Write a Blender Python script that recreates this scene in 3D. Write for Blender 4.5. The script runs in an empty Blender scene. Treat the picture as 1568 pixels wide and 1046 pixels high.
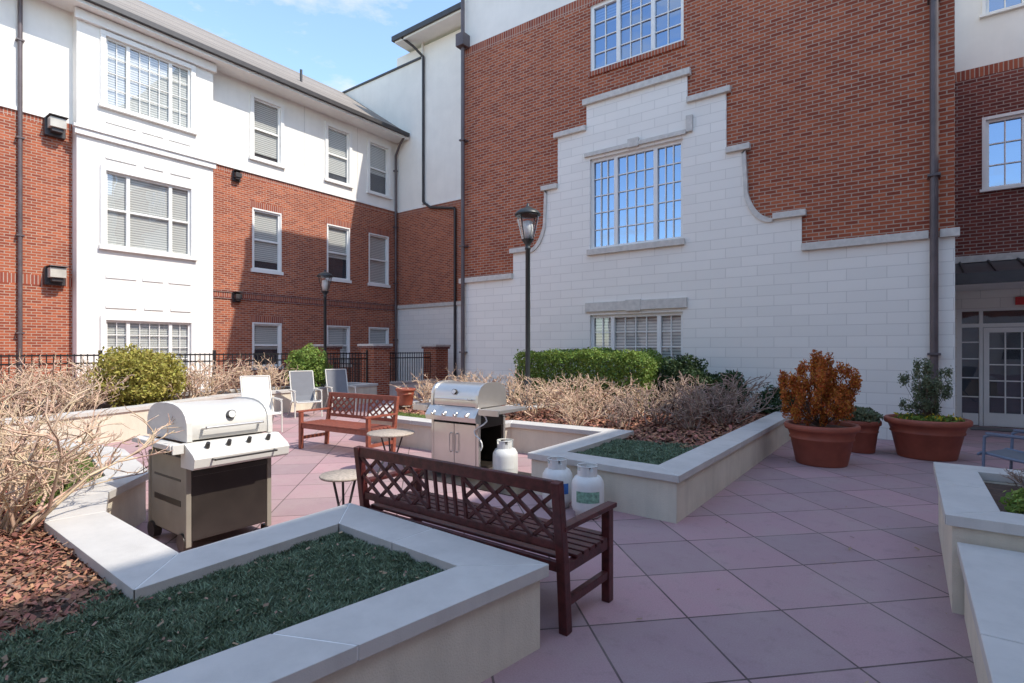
import bpy, math, random
import numpy as np
from mathutils import Vector, Matrix
random.seed(7)
RNG=np.random.default_rng(11)
sc=bpy.context.scene
# ------------------------------------------------------------------ materials
def newmat(name):
    m=bpy.data.materials.new(name); m.use_nodes=True
    nt=m.node_tree; b=nt.nodes['Principled BSDF']
    return m,nt,b
def N(nt,t,**k):
    n=nt.nodes.new(t)
    for a,v in k.items(): setattr(n,a,v)
    return n
def math_(nt,op,a,b=None):
    n=N(nt,'ShaderNodeMath',operation=op)
    for i,x in enumerate((a,b)):
        if x is None: continue
        if isinstance(x,(int,float)): n.inputs[i].default_value=x
        else: nt.links.new(x,n.inputs[i])
    return n.outputs[0]
def mixc(nt,f,a,b,bt='MIX'):
    n=N(nt,'ShaderNodeMix',data_type='RGBA',blend_type=bt)
    for i,x in ((0,f),(6,a),(7,b)):
        if isinstance(x,(int,float)): n.inputs[i].default_value=x
        elif isinstance(x,tuple): n.inputs[i].default_value=(*x[:3],1)
        else: nt.links.new(x,n.inputs[i])
    return n.outputs[2]
def sc3(c,k): return tuple(min(1,x*k) for x in c)
def noise(nt,vec,s,d=4,r=.6):
    n=N(nt,'ShaderNodeTexNoise'); n.inputs['Scale'].default_value=s; n.inputs['Detail'].default_value=d; n.inputs['Roughness'].default_value=r
    if vec is not None: nt.links.new(vec,n.inputs['Vector'])
    return n.outputs[0]
def ramp(nt,f,a,b):
    n=N(nt,'ShaderNodeMapRange'); n.inputs[1].default_value=a; n.inputs[2].default_value=b
    nt.links.new(f,n.inputs[0]); return n.outputs[0]
def plain(name,col,rough=.6,metal=0,var=.15,scale=4,bump=0,bscale=60,island=0,spec=.5,streak=0):
    m,nt,b=newmat(name); g=N(nt,'ShaderNodeNewGeometry')
    if island:
        h=N(nt,'ShaderNodeHueSaturation'); h.inputs['Color'].default_value=(*col,1)
        v=N(nt,'ShaderNodeMapRange'); nt.links.new(g.outputs['Random Per Island'],v.inputs[0]); v.inputs[3].default_value=1-island; v.inputs[4].default_value=1+island
        nt.links.new(v.outputs[0],h.inputs['Value'])
        w=N(nt,'ShaderNodeMapRange'); nt.links.new(math_(nt,'FRACT',math_(nt,'MULTIPLY',g.outputs['Random Per Island'],7.3)),w.inputs[0]); w.inputs[3].default_value=.475; w.inputs[4].default_value=.52
        nt.links.new(w.outputs[0],h.inputs['Hue']); c=h.outputs[0]
    else:
        f=ramp(nt,noise(nt,g.outputs['Position'],scale,3),.3,.7)
        c=mixc(nt,f,sc3(col,1-var),sc3(col,1+var))
    if streak:
        mp=N(nt,'ShaderNodeMapping'); mp.inputs['Scale'].default_value=(3,3,.35); nt.links.new(g.outputs['Position'],mp.inputs[0])
        s=ramp(nt,noise(nt,mp.outputs[0],1.5,6,.7),.45,.75)
        c=mixc(nt,math_(nt,'MULTIPLY',s,streak),c,sc3(col,.5))
    nt.links.new(c,b.inputs['Base Color'])
    b.inputs['Roughness'].default_value=rough; b.inputs['Metallic'].default_value=metal; b.inputs['Specular IOR Level'].default_value=spec
    if bump:
        bp=N(nt,'ShaderNodeBump'); bp.inputs['Strength'].default_value=bump; bp.inputs['Distance'].default_value=.01
        nt.links.new(noise(nt,g.outputs['Position'],bscale,2),bp.inputs['Height']); nt.links.new(bp.outputs[0],b.inputs['Normal'])
    return m
def wall_uv(nt,swap=False):
    g=N(nt,'ShaderNodeNewGeometry'); sp=N(nt,'ShaderNodeSeparateXYZ'); sn=N(nt,'ShaderNodeSeparateXYZ')
    nt.links.new(g.outputs['Position'],sp.inputs[0]); nt.links.new(g.outputs['True Normal'],sn.inputs[0])
    f=math_(nt,'GREATER_THAN',math_(nt,'ABSOLUTE',sn.outputs[0]),.6)
    u=math_(nt,'ADD',math_(nt,'MULTIPLY',sp.outputs[1],f),math_(nt,'MULTIPLY',sp.outputs[0],math_(nt,'SUBTRACT',1.0,f)))
    c=N(nt,'ShaderNodeCombineXYZ')
    nt.links.new(u,c.inputs[1 if swap else 0]); nt.links.new(sp.outputs[2],c.inputs[0 if swap else 1])
    return c.outputs[0],g
def brickmat(name,c1,c2,mo,w,h,ms,swap=False,bump=.5,rough=.85,offset=.5,stain=.25,sm=.2):
    m,nt,b=newmat(name); uv,g=wall_uv(nt,swap)
    t=N(nt,'ShaderNodeTexBrick'); t.offset=offset; nt.links.new(uv,t.inputs['Vector'])
    t.inputs['Color1'].default_value=(*c1,1); t.inputs['Color2'].default_value=(*c2,1); t.inputs['Mortar'].default_value=(*mo,1)
    t.inputs['Scale'].default_value=1; t.inputs['Brick Width'].default_value=w; t.inputs['Row Height'].default_value=h
    t.inputs['Mortar Size'].default_value=ms; t.inputs['Mortar Smooth'].default_value=sm
    f=ramp(nt,noise(nt,g.outputs['Position'],.9,5,.65),.35,.75)
    c=mixc(nt,math_(nt,'MULTIPLY',f,stain),t.outputs['Color'],sc3(c2,.7))
    nt.links.new(c,b.inputs['Base Color']); b.inputs['Roughness'].default_value=rough; b.inputs['Specular IOR Level'].default_value=.25
    bp=N(nt,'ShaderNodeBump'); bp.invert=True; bp.inputs['Strength'].default_value=bump; bp.inputs['Distance'].default_value=.008
    nt.links.new(t.outputs['Fac'],bp.inputs['Height']); nt.links.new(bp.outputs[0],b.inputs['Normal'])
    return m
BR=brickmat('red_brick',(.46,.125,.055),(.24,.053,.028),(.45,.32,.24),.21,.072,.010)
BRD=brickmat('dark_red_brick',(.25,.065,.045),(.13,.033,.026),(.36,.27,.23),.21,.072,.010)
SOL=brickmat('soldier_brick',(.40,.115,.06),(.25,.06,.038),(.45,.34,.27),.4,.075,.010,swap=True,offset=0)
STONE=brickmat('painted_block',(.87,.825,.745),(.82,.78,.705),(.68,.64,.575),.61,.205,.006,bump=.5,stain=.04,rough=.8)
SHIN=brickmat('roof_shingle',(.34,.295,.25),(.22,.19,.165),(.12,.11,.1),.3,.1,.008,bump=.6)
STUC=plain('white_stucco',(.84,.80,.73),.85,var=.04,scale=1.5,bump=.12,bscale=90,streak=.07,spec=.2)
TRIM=plain('white_trim',(.82,.80,.75),.6,var=.03)
CAPST=plain('limestone_cap',(.60,.56,.50),.8,var=.12,scale=9,bump=.2)
PLW=plain('planter_stucco',(.70,.635,.51),.85,var=.06,scale=3,bump=.4,bscale=120,streak=.28,spec=.2)
PLC=plain('precast_cap',(.57,.54,.495),.75,var=.06,scale=3,bump=.15,bscale=160,streak=.25,spec=.3)
MORT=plain('mortar',(.80,.78,.74),.9)
DARK=plain('dark_bronze_metal',(.045,.04,.04),.45,var=.2)
DSP=plain('downspout_brown',(.11,.085,.085),.45,var=.2)
BLACK=plain('black_iron',(.015,.015,.017),.4,var=.1)
LAMPM=plain('lamp_green_black',(.03,.035,.035),.4,var=.1)
WOODSHD=plain('maroon_wood_shaded',(.078,.016,.015),.4,var=.45,scale=18,bump=.15)  # bench wood as seen in shade, the shade put into its colour
WOODSUN=plain('maroon_wood_sunlit',(.27,.075,.045),.5,var=.25,scale=18,bump=.15)  # same bench wood for the sunny bench, sunlight put into the lighter colour
TERR=plain('terracotta',(.31,.08,.045),.6,var=.14,scale=6,bump=.1,streak=.15)
SOIL=plain('soil',(.085,.05,.035),.95,var=.4,scale=20,bump=.8,bscale=50)
GRSO=plain('lawn_soil',(.05,.06,.035),.95,var=.4,scale=20,bump=.8,bscale=50)
STEEL=plain('stainless_steel',(.66,.63,.59),.3,metal=.8,var=.05,scale=3)
ALU=plain('cast_aluminium_lid',(.68,.655,.60),.4,metal=.25,var=.05,scale=3)
PLAST=plain('grill_shelf_resin',(.66,.64,.59),.5,var=.04)
CART=plain('grill_cart_panel',(.26,.235,.19),.45,var=.12)
BLKP=plain('black_enamel',(.03,.024,.02),.35,var=.25)
WHT=plain('tank_white_paint',(.74,.74,.70),.35,var=.08,streak=.3)
BLUEL=plain('blue_label',(.04,.14,.40),.4,var=.4,scale=25)
GRNL=plain('green_label',(.20,.36,.26),.4,var=.5,scale=30)
SLING=plain('cream_sling',(.72,.68,.60),.8,var=.04)
SLINGG=plain('gray_sling',(.17,.175,.19),.8,var=.06)
FRM=plain('chair_frame',(.62,.60,.55),.4,var=.04)
BLUF=plain('blue_gray_frame',(.16,.20,.27),.4,var=.08)
BARK=plain('bark',(.16,.11,.08),.9,var=.3,bump=.5)
REDS=plain('exit_sign_red',(.6,.03,.03),.5)
GRASSG=plain('far_ground',(.07,.10,.04),.95,var=.3,scale=.4)
TABLE=plain('table_top_stone',(.42,.35,.28),.6,var=.3,scale=40)
INT=plain('dark_interior',(.05,.052,.058),.8)
LTUB=plain('lamp_bulb_frost',(.8,.78,.72),.5)
SCG=plain('sconce_glass',(.5,.47,.4),.3)
YEL=plain('yellow_flower',(.7,.5,.03),.6,island=.2)
def leafmat(name,col,isl=.35,tr=.25):
    m=plain(name,col,.55,island=isl,spec=.3)
    if tr<=0: return m
    nt=m.node_tree; b=nt.nodes['Principled BSDF']; out=nt.nodes['Material Output']
    t=N(nt,'ShaderNodeBsdfTranslucent'); l=b.inputs['Base Color'].links[0].from_socket; nt.links.new(l,t.inputs[0])
    x=N(nt,'ShaderNodeMixShader'); x.inputs[0].default_value=tr
    nt.links.new(b.outputs[0],x.inputs[1]); nt.links.new(t.outputs[0],x.inputs[2]); nt.links.new(x.outputs[0],out.inputs[0])
    return m
LBOX=leafmat('boxwood_leaf',(.20,.29,.06)); LYEL=leafmat('golden_leaf',(.37,.34,.08)); LDK=leafmat('dark_leaf',(.055,.09,.035))
LOR=leafmat('orange_foliage',(.48,.16,.03),.4); LGR=leafmat('turf_blade',(.20,.275,.175),.5,0); LGR2=leafmat('bright_turf',(.20,.27,.075),.3,0)
LCON=leafmat('conifer_leaf',(.17,.20,.11),.35)
TWIG=plain('bare_twig',(.62,.45,.31),.8,island=.3); TWIG2=plain('brown_twig',(.36,.26,.20),.85,island=.35)
CHIP=plain('mulch_chip',(.30,.14,.085),.9,island=.6); DLEAF=plain('dead_leaf',(.30,.20,.13),.8,island=.35)
def blindmat():
    m,nt,b=newmat('window_blind'); g=N(nt,'ShaderNodeNewGeometry'); s=N(nt,'ShaderNodeSeparateXYZ'); nt.links.new(g.outputs['Position'],s.inputs[0])
    f=math_(nt,'FRACT',math_(nt,'MULTIPLY',s.outputs[2],1/.07))
    f=ramp(nt,f,.0,.6)
    c=mixc(nt,f,(.20,.20,.19),(.72,.70,.63)); nt.links.new(c,b.inputs['Base Color']); b.inputs['Roughness'].default_value=.7
    return m
BLIND=blindmat()
def glass(name,refl,tint=.85,gc=(.9,.93,1,1)):
    m,nt,b=newmat(name); out=nt.nodes['Material Output']; nt.nodes.remove(b)
    t=N(nt,'ShaderNodeBsdfTransparent'); t.inputs[0].default_value=(tint,tint*1.02,tint*1.03,1)
    gl=N(nt,'ShaderNodeBsdfGlossy'); gl.inputs['Roughness'].default_value=.015; gl.inputs[0].default_value=gc
    g=N(nt,'ShaderNodeNewGeometry'); bp=N(nt,'ShaderNodeBump'); bp.inputs['Strength'].default_value=.05; bp.inputs['Distance'].default_value=.05
    nt.links.new(noise(nt,g.outputs['Position'],1.7,1),bp.inputs['Height']); nt.links.new(bp.outputs[0],gl.inputs['Normal'])
    fr=N(nt,'ShaderNodeLayerWeight'); fr.inputs[0].default_value=.5
    f=math_(nt,'MINIMUM',math_(nt,'ADD',math_(nt,'MULTIPLY',math_(nt,'POWER',fr.outputs[1],4.0),.7),refl),.95)
    x=N(nt,'ShaderNodeMixShader'); nt.links.new(f,x.inputs[0]); nt.links.new(t.outputs[0],x.inputs[1]); nt.links.new(gl.outputs[0],x.inputs[2]); nt.links.new(x.outputs[0],out.inputs[0])
    return m
GLS=glass('window_glass',.12,.88); GLR=glass('reflective_glass',.5,.5,(.55,.70,.95,1)); LGL=glass('lantern_glass',.12,.95)
def pavermat():
    m,nt,b=newmat('concrete_pavers'); g=N(nt,'ShaderNodeNewGeometry')
    mp=N(nt,'ShaderNodeMapping'); mp.vector_type='POINT'; mp.inputs['Rotation'].default_value=(0,0,math.radians(-45)); 
    nt.links.new(g.outputs['Position'],mp.inputs[0]); mp.inputs['Location'].default_value=(-1.53+6.1,-3.03+6.1,0)
    t=N(nt,'ShaderNodeTexBrick'); t.offset=0; nt.links.new(mp.outputs[0],t.inputs['Vector'])
    t.inputs['Color1'].default_value=(.50,.30,.31,1); t.inputs['Color2'].default_value=(.35,.245,.25,1); t.inputs['Mortar'].default_value=(.085,.06,.055,1)
    t.inputs['Scale'].default_value=1; t.inputs['Brick Width'].default_value=.61; t.inputs['Row Height'].default_value=.61
    t.inputs['Mortar Size'].default_value=.007; t.inputs['Mortar Smooth'].default_value=.3
    f=ramp(nt,noise(nt,g.outputs['Position'],1.6,6,.72),.42,.66)
    c=mixc(nt,math_(nt,'MULTIPLY',f,.4),t.outputs['Color'],(.43,.35,.31))
    f=ramp(nt,noise(nt,g.outputs['Position'],120,2),.35,.7)
    c=mixc(nt,math_(nt,'MULTIPLY',f,.3),c,(.21,.13,.135))
    f=ramp(nt,noise(nt,g.outputs['Position'],6,5,.8),.54,.68)
    c=mixc(nt,math_(nt,'MULTIPLY',f,.3),c,(.22,.155,.155))
    nt.links.new(c,b.inputs['Base Color']); b.inputs['Roughness'].default_value=.8; b.inputs['Specular IOR Level'].default_value=.3
    bp=N(nt,'ShaderNodeBump'); bp.invert=True; bp.inputs['Strength'].default_value=.5; bp.inputs['Distance'].default_value=.008
    nt.links.new(t.outputs['Fac'],bp.inputs['Height']); nt.links.new(bp.outputs[0],b.inputs['Normal'])
    return m
PAVE=pavermat()
# ------------------------------------------------------------------ mesh builder
class MB:
    def __init__(s): s.v=[];s.f=[];s.m=[];s.sm=[];s.mats=[]
    def mi(s,mat):
        if mat not in s.mats: s.mats.append(mat)
        return s.mats.index(mat)
    def add(s,vs,fs,mat,smooth=False):
        o=len(s.v); s.v+= [tuple(v) for v in vs]; k=s.mi(mat)
        for f in fs: s.f.append([i+o for i in f]); s.m.append(k); s.sm.append(smooth)
    def face(s,p,mat): s.add(p,[list(range(len(p)))],mat)
    def box(s,x0,x1,y0,y1,z0,z1,mat):
        x0,x1=sorted((x0,x1));y0,y1=sorted((y0,y1));z0,z1=sorted((z0,z1))
        vs=[(x0,y0,z0),(x1,y0,z0),(x1,y1,z0),(x0,y1,z0),(x0,y0,z1),(x1,y0,z1),(x1,y1,z1),(x0,y1,z1)]
        s.add(vs,[(0,3,2,1),(4,5,6,7),(0,1,5,4),(1,2,6,5),(2,3,7,6),(3,0,4,7)],mat)
    def tube(s,p0,p1,r0,mat,r1=None,n=8,smooth=True):
        if r1 is None: r1=r0
        p0=Vector(p0);p1=Vector(p1);d=(p1-p0).normalized()
        a=d.orthogonal().normalized();b=d.cross(a)
        vs=[]
        for p,r in((p0,r0),(p1,r1)):
            for i in range(n):
                t=2*math.pi*i/n; vs.append(p+a*math.cos(t)*r+b*math.sin(t)*r)
        s.add(vs,[(i,(i+1)%n,n+(i+1)%n,n+i) for i in range(n)],mat,smooth)
        s.add(vs,[list(range(n-1,-1,-1)),list(range(n,2*n))],mat)
    def path(s,pts,r,mat,n=8):
        for a,b in zip(pts[:-1],pts[1:]): s.tube(a,b,r,mat,n=n)
    def bar(s,p0,p1,w,h,mat,up=(0,0,1)):
        p0=Vector(p0);p1=Vector(p1);d=(p1-p0).normalized();up=Vector(up)
        a=d.cross(up).normalized()*w/2;b=a.cross(d).normalized()*h/2
        vs=[p0-a-b,p0+a-b,p0+a+b,p0-a+b,p1-a-b,p1+a-b,p1+a+b,p1-a+b]
        s.add(vs,[(0,3,2,1),(4,5,6,7),(0,1,5,4),(1,2,6,5),(2,3,7,6),(3,0,4,7)],mat)
    def lathe(s,c,prof,mat,n=28,smooth=True):
        vs=[];k=len(prof)
        for i in range(n):
            t=2*math.pi*i/n
            for r,z in prof: vs.append((c[0]+r*math.cos(t),c[1]+r*math.sin(t),c[2]+z))
        fs=[(i*k+j,((i+1)%n)*k+j,((i+1)%n)*k+j+1,i*k+j+1) for i in range(n) for j in range(k-1)]
        s.add(vs,fs,mat,smooth)
    def extrx(s,prof,x0,x1,mat,smooth=False,capmat=None):
        n=len(prof); vs=[(x0,y,z) for y,z in prof]+[(x1,y,z) for y,z in prof]
        s.add(vs,[(i,(i+1)%n,n+(i+1)%n,n+i) for i in range(n)],mat,smooth)
        s.add(vs,[list(range(n)),list(range(n,2*n))[::-1]],capmat or mat)
    def finish(s,name,parent=None,bevel=0,loc=(0,0,0),rot=0,recalc=True):
        me=bpy.data.meshes.new(name); me.from_pydata(s.v,[],s.f)
        for m in s.mats: me.materials.append(m)
        me.polygons.foreach_set('material_index',s.m); me.polygons.foreach_set('use_smooth',s.sm)
        if recalc:
            import bmesh
            bm=bmesh.new(); bm.from_mesh(me); bmesh.ops.recalc_face_normals(bm,faces=bm.faces); bm.to_mesh(me); bm.free()
        me.update()
        o=bpy.data.objects.new(name,me); sc.collection.objects.link(o)
        o.location=loc; o.rotation_euler=(0,0,rot)
        if parent: o.parent=parent
        if bevel:
            b=o.modifiers.new('b','BEVEL'); b.width=bevel; b.segments=2; b.limit_method='ANGLE'; b.angle_limit=math.radians(40)
        return o
def empty(name,loc=(0,0,0),rot=0):
    e=bpy.data.objects.new(name,None); e.location=loc; e.rotation_euler=(0,0,rot); e.empty_display_size=.3; sc.collection.objects.link(e); return e
def npmesh(name,V,k,mat,parent=None,loc=(0,0,0),smooth=False):
    n=V.shape[0]; me=bpy.data.meshes.new(name)
    me.vertices.add(n*k); me.vertices.foreach_set('co',V.reshape(-1).astype(np.float32))
    me.loops.add(n*k); me.loops.foreach_set('vertex_index',np.arange(n*k,dtype=np.int32))
    me.polygons.add(n); me.polygons.foreach_set('loop_start',np.arange(0,n*k,k,dtype=np.int32))
    me.materials.append(mat); me.update(calc_edges=True); me.validate()
    o=bpy.data.objects.new(name,me); sc.collection.objects.link(o); o.location=loc
    if parent: o.parent=parent
    return o
# ------------------------------------------------------------------ walls/windows
class W:
    def __init__(s,mb,o,ud,nd): s.mb=mb;s.o=Vector(o);s.u=Vector(ud);s.n=Vector(nd)
    def P(s,u,d,z): return s.o+s.u*u+s.n*d+Vector((0,0,z))
    def box(s,u0,u1,d0,d1,z0,z1,mat):
        a=s.P(u0,d0,z0);b=s.P(u1,d1,z1); s.mb.box(a.x,b.x,a.y,b.y,a.z,b.z,mat)
    def wall(s,u0,u1,bands,ops=(),depth=.16,d=0):
        us=sorted({u0,u1}|{x for o in ops for x in o[:2]})
        for z0,z1,mat in bands:
            zs=sorted({z0,z1}|{z for o in ops for z in o[2:4] if z0<z<z1})
            for a,b in zip(us[:-1],us[1:]):
                for c,e in zip(zs[:-1],zs[1:]):
                    cu,cz=(a+b)/2,(c+e)/2
                    if any(o[0]<cu<o[1] and o[2]<cz<o[3] for o in ops): continue
                    s.mb.face([s.P(a,d,c),s.P(b,d,c),s.P(b,d,e),s.P(a,d,e)],mat)
        for o in ops:
            for (a,c),(b,e) in (((o[0],o[2]),(o[1],o[2])),((o[1],o[2]),(o[1],o[3])),((o[1],o[3]),(o[0],o[3])),((o[0],o[3]),(o[0],o[2]))):
                s.mb.face([s.P(a,d,c),s.P(b,d,e),s.P(b,-depth,e),s.P(a,-depth,c)],TRIM)
    def window(s,u0,u1,z0,z1,lights=(1,),mcols=(2,),rows=4,hung=False,glassm=None,blind=.6,fw=.055,muntin=True,d=0):
        f0,f1=d-.10,d-.03
        s.box(u0,u1,f0,f1,z0,z0+fw,TRIM); s.box(u0,u1,f0,f1,z1-fw,z1,TRIM)
        s.box(u0,u0+fw,f0,f1,z0+fw,z1-fw,TRIM); s.box(u1-fw,u1,f0,f1,z0+fw,z1-fw,TRIM)
        T=sum(lights); u=u0
        for i,(l,mc) in enumerate(zip(lights,mcols)):
            e=u+(u1-u0)*l/T
            if i<len(lights)-1: s.box(e-.045,e+.045,f0,f1+.006,z0+fw,z1-fw,TRIM)
            a=u+(fw if i==0 else .045); b=e-(fw if i==len(lights)-1 else .045)
            if hung:
                zm=(z0+z1)/2; s.box(a,b,f0+.01,f1-.004,zm-.03,zm+.03,TRIM)
            if muntin:
                for k in range(1,mc): 
                    x=a+(b-a)*k/mc; s.box(x-.010,x+.010,f0+.02,f1-.02,z0+fw,z1-fw,TRIM)
                for k in range(1,rows):
                    z=z0+fw+(z1-z0-2*fw)*k/rows; s.box(a,b,f0+.022,f1-.022,z-.010,z+.010,TRIM)
            u=e
        g=glassm or GLS
        s.mb.face([s.P(u0+.01,d-.085,z0+.01),s.P(u1-.01,d-.085,z0+.01),s.P(u1-.01,d-.085,z1-.01),s.P(u0+.01,d-.085,z1-.01)],g)
        zb=z1-(z1-z0)*blind
        if blind>0: s.mb.face([s.P(u0,d-.125,zb),s.P(u1,d-.125,zb),s.P(u1,d-.125,z1),s.P(u0,d-.125,z1)],BLIND)
        s.mb.face([s.P(u0,d-.158,z0),s.P(u1,d-.158,z0),s.P(u1,d-.158,z1),s.P(u0,d-.158,z1)],INT)
def wbox(w,u0,u1,z0,z1,t=.1,d=.035,mat=TRIM,sill=True):
    w.box(u0-t,u0,.002,d,z0,z1,mat); w.box(u1,u1+t,.002,d,z0,z1,mat); w.box(u0-t,u1+t,.002,d+.003,z1,z1+t,mat)
    if sill: w.box(u0-t-.04,u1+t+.04,.002,d+.05,z0-t*.9,z0,mat)
# ------------------------------------------------------------------ LEFT BUILDING (plane X=-18.45, faces +X)
XL=-18.45
B=empty('brick_stucco_apartment_building'); mb=MB(); w=W(mb,(XL,0,0),(0,1,0),(1,0,0))
cols=[10.42,13.42,15.47]; ops=[]
for c in cols:
    for z0,z1 in((1.0,2.5),(4.42,6.5),(8.32,10.4)): ops.append((c-.5,c+.5,z0,z1))
for c in (-3.5,.3):
    for z0,z1 in((1.0,2.5),(4.42,6.5),(8.32,10.4)): ops.append((c-.5,c+.5,z0,z1))
w.wall(-9,16.5,[(-.3,3.3,BR),(3.3,3.55,SOL),(3.55,7.55,BR),(7.55,7.75,SOL),(7.75,10.95,STUC)],ops)
for i,o in enumerate(ops):
    w.window(*o,lights=(1,),mcols=(1,),rows=1,hung=True,blind=[.6,.85,.9,1][i%4],muntin=False)
    if o[2]>8: wbox(w,*o,t=.13,d=.05)
    else:
        wbox(w,*o,t=.045,d=.02,sill=False); w.box(o[0]-.1,o[1]+.1,.003,.06,o[2]-.12,o[2]-.002,CAPST if o[2]<2 else TRIM)
        w.box(o[0]-.12,o[1]+.12,.002,.012,o[3]+.05,o[3]+.27,SOL)
w.box(-9,4.7,.002,.05,7.72,7.82,TRIM); w.box(8.4,16.5,.002,.05,7.72,7.82,TRIM)
w.box(8.4,16.48,.002,.03,3.3,3.36,BRD); w.box(8.4,16.48,.002,.03,3.52,3.58,BRD)
for y in(11.9,14.35): w.box(y-.008,y+.008,.001,.003,7.83,10.8,CAPST)
mb.finish('walls',B)
mb=MB(); w=W(mb,(XL+.35,0,0),(0,1,0),(1,0,0)); b0,b1=4.85,8.4
bo=[(5.5,7.72,.9,2.42),(5.5,7.72,4.5,6.6),(5.5,7.72,8.45,10.35)]
w.wall(b0,b1,[(-.3,10.85,STUC)],bo)
mb.face([(XL,b0,-.3),(XL+.35,b0,-.3),(XL+.35,b0,10.85),(XL,b0,10.85)],STUC); mb.face([(XL,b1,-.3),(XL+.35,b1,-.3),(XL+.35,b1,10.85),(XL,b1,10.85)],STUC)
for i,o in enumerate(bo):
    w.window(*o,lights=(1,2,1),mcols=(2,4,2) if i!=1 else (1,2,1),rows=4 if i!=1 else 2,hung=(i==1),blind=[.9,1,.95][i],glassm=GLS,muntin=(i!=1))
    wbox(w,*o,t=.13,d=.06); 
    if i<2:
        for a,b in((5.5,6.25),(6.45,6.95),(7.15,7.72)): w.box(a,b,.002,.03,o[3]+.34,o[3]+.42,TRIM)
for z in (3.6,7.95): 
    for a,b in((5.5,6.25),(6.4,6.95),(7.1,7.72)): w.box(a,b,.002,.025,z,z+.1,TRIM)
w.box(b0-.06,b1+.06,.002,.09,7.42,7.58,TRIM); w.box(b0-.1,b1+.1,.002,.14,7.581,7.66,TRIM)
w.box(b0-.06,b1+.06,.002,.12,10.52,10.78,TRIM)
mb.finish('bay',B,bevel=.006)
mb=MB(); ex=XL+.8; rx=-22.3; rz=14.15; ez=11.02
mb.face([(ex,-9.5,ez),(ex,16.48,ez),(rx,16.48,rz),(rx,-9.5,rz)],SHIN)
mb.face([(rx,-9.5,rz),(rx,16.48,rz),(2*rx-ex,16.48,ez),(2*rx-ex,-9.5,ez)],SHIN)
mb.face([(ex,-9.5,ez-.04),(ex,-9.5,ez),(rx,-9.5,rz),(2*rx-ex,-9.5,ez),(2*rx-ex,-9.5,ez-.04)],TRIM)
mb.box(XL-.05,ex-.01,-9.5,16.47,10.8,10.84,TRIM)
mb.box(ex-.02,ex+.0,-9.5,16.47,10.78,11.0,TRIM)
mb.box(ex+.002,ex+.13,-9.5,16.4,10.87,11.01,DARK)
mb.tube((XL-1.0,12.4,11.5),(XL-1.0,12.4,12.7),.05,DARK); mb.box(-27,-18.46,-9,-8.9,-.3,10.9,BR); mb.box(-25.1,-25,-9,16.4,-.3,10.9,BR)
mb.finish('roof',B)
mb=MB()
mb.path([(ex+.05,16.25,10.95),(XL+.4,16.3,10.6),(XL+.09,16.35,10.2),(XL+.09,16.35,0)],.05,DSP)
mb.path([(XL+.09,3.75,10.85),(XL+.09,3.75,0)],.05,DSP)
for z in (2,4.5,7,9.5): mb.box(XL,XL+.15,16.27,16.43,z,z+.04,DSP); mb.box(XL,XL+.15,3.67,3.83,z,z+.04,DSP)
mb.finish('downspouts',B)
for y,z,s in((4.45,7.6,1),(4.45,3.65,1),(9.3,7.5,.6),(9.3,3.4,.6)):
    mb=MB(); mb.box(0,.14*s,-.22*s,.22*s,-.34*s,.12,DARK); mb.box(.141*s,.40*s,-.17*s,.17*s,-.16*s,.1*s,SCG if s==1 else DARK); mb.box(.0,.46*s,-.2*s,.2*s,.121,.15,DARK); mb.box(.141*s,.34*s,-.12*s,.12*s,-.26*s,-.161*s,DARK)
    mb.finish('wall_sconce',B,bevel=.01,loc=(XL+.002,y,z))
# ------------------------------------------------------------------ BACK VOLUME (plane Y=16.5)
mb=MB(); w=W(mb,(0,16.5,0),(1,0,0),(0,-1,0))
w.wall(XL,-10.3,[(-.3,3.45,STONE),(3.45,7.5,BR),(7.5,7.7,SOL),(7.7,14.6,STUC)])
w.wall(-22.6,XL,[(10.5,14.1,STUC)])
w.box(XL,-10.32,.002,.07,3.4,3.55,CAPST); w.box(XL,-10.32,.002,.04,7.68,7.78,TRIM)
w.box(-22.7,-16.82,-.4,.06,14.101,14.18,DARK)
mb.box(-16.8,-16.74,16.4,16.52,7.8,14.8,TRIM)
mb.box(-17.75,-10.35,15.75,24,14.7,14.78,TRIM); mb.box(-17.72,-10.35,15.78,24,14.781,14.95,TRIM); mb.box(-17.85,-10.35,15.65,15.749,14.78,14.98,DARK); mb.box(-17.85,-17.751,15.75,24,14.78,14.98,DARK)
mb.face([(-17.8,15.7,14.99),(-10.4,15.7,14.99),(-10.4,20,17),(-14,20,17)],SHIN); mb.face([(-17.8,15.7,14.99),(-14,20,17),(-14,24,17),(-17.8,24,14.99)],SHIN)
for x in(-14.2,-12): mb.box(x-.008,x+.008,16.494,16.499,7.9,14.6,CAPST)
mb.path([(-17.3,15.72,14.8),(-17.0,16.1,14.5),(-16.72,16.42,14.1),(-16.72,16.42,7.9),(-16.3,16.42,7.6),(-14.9,16.42,7.35),(-14.9,16.42,0)],.055,DARK)
mb.finish('rear_connector',B)
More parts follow.
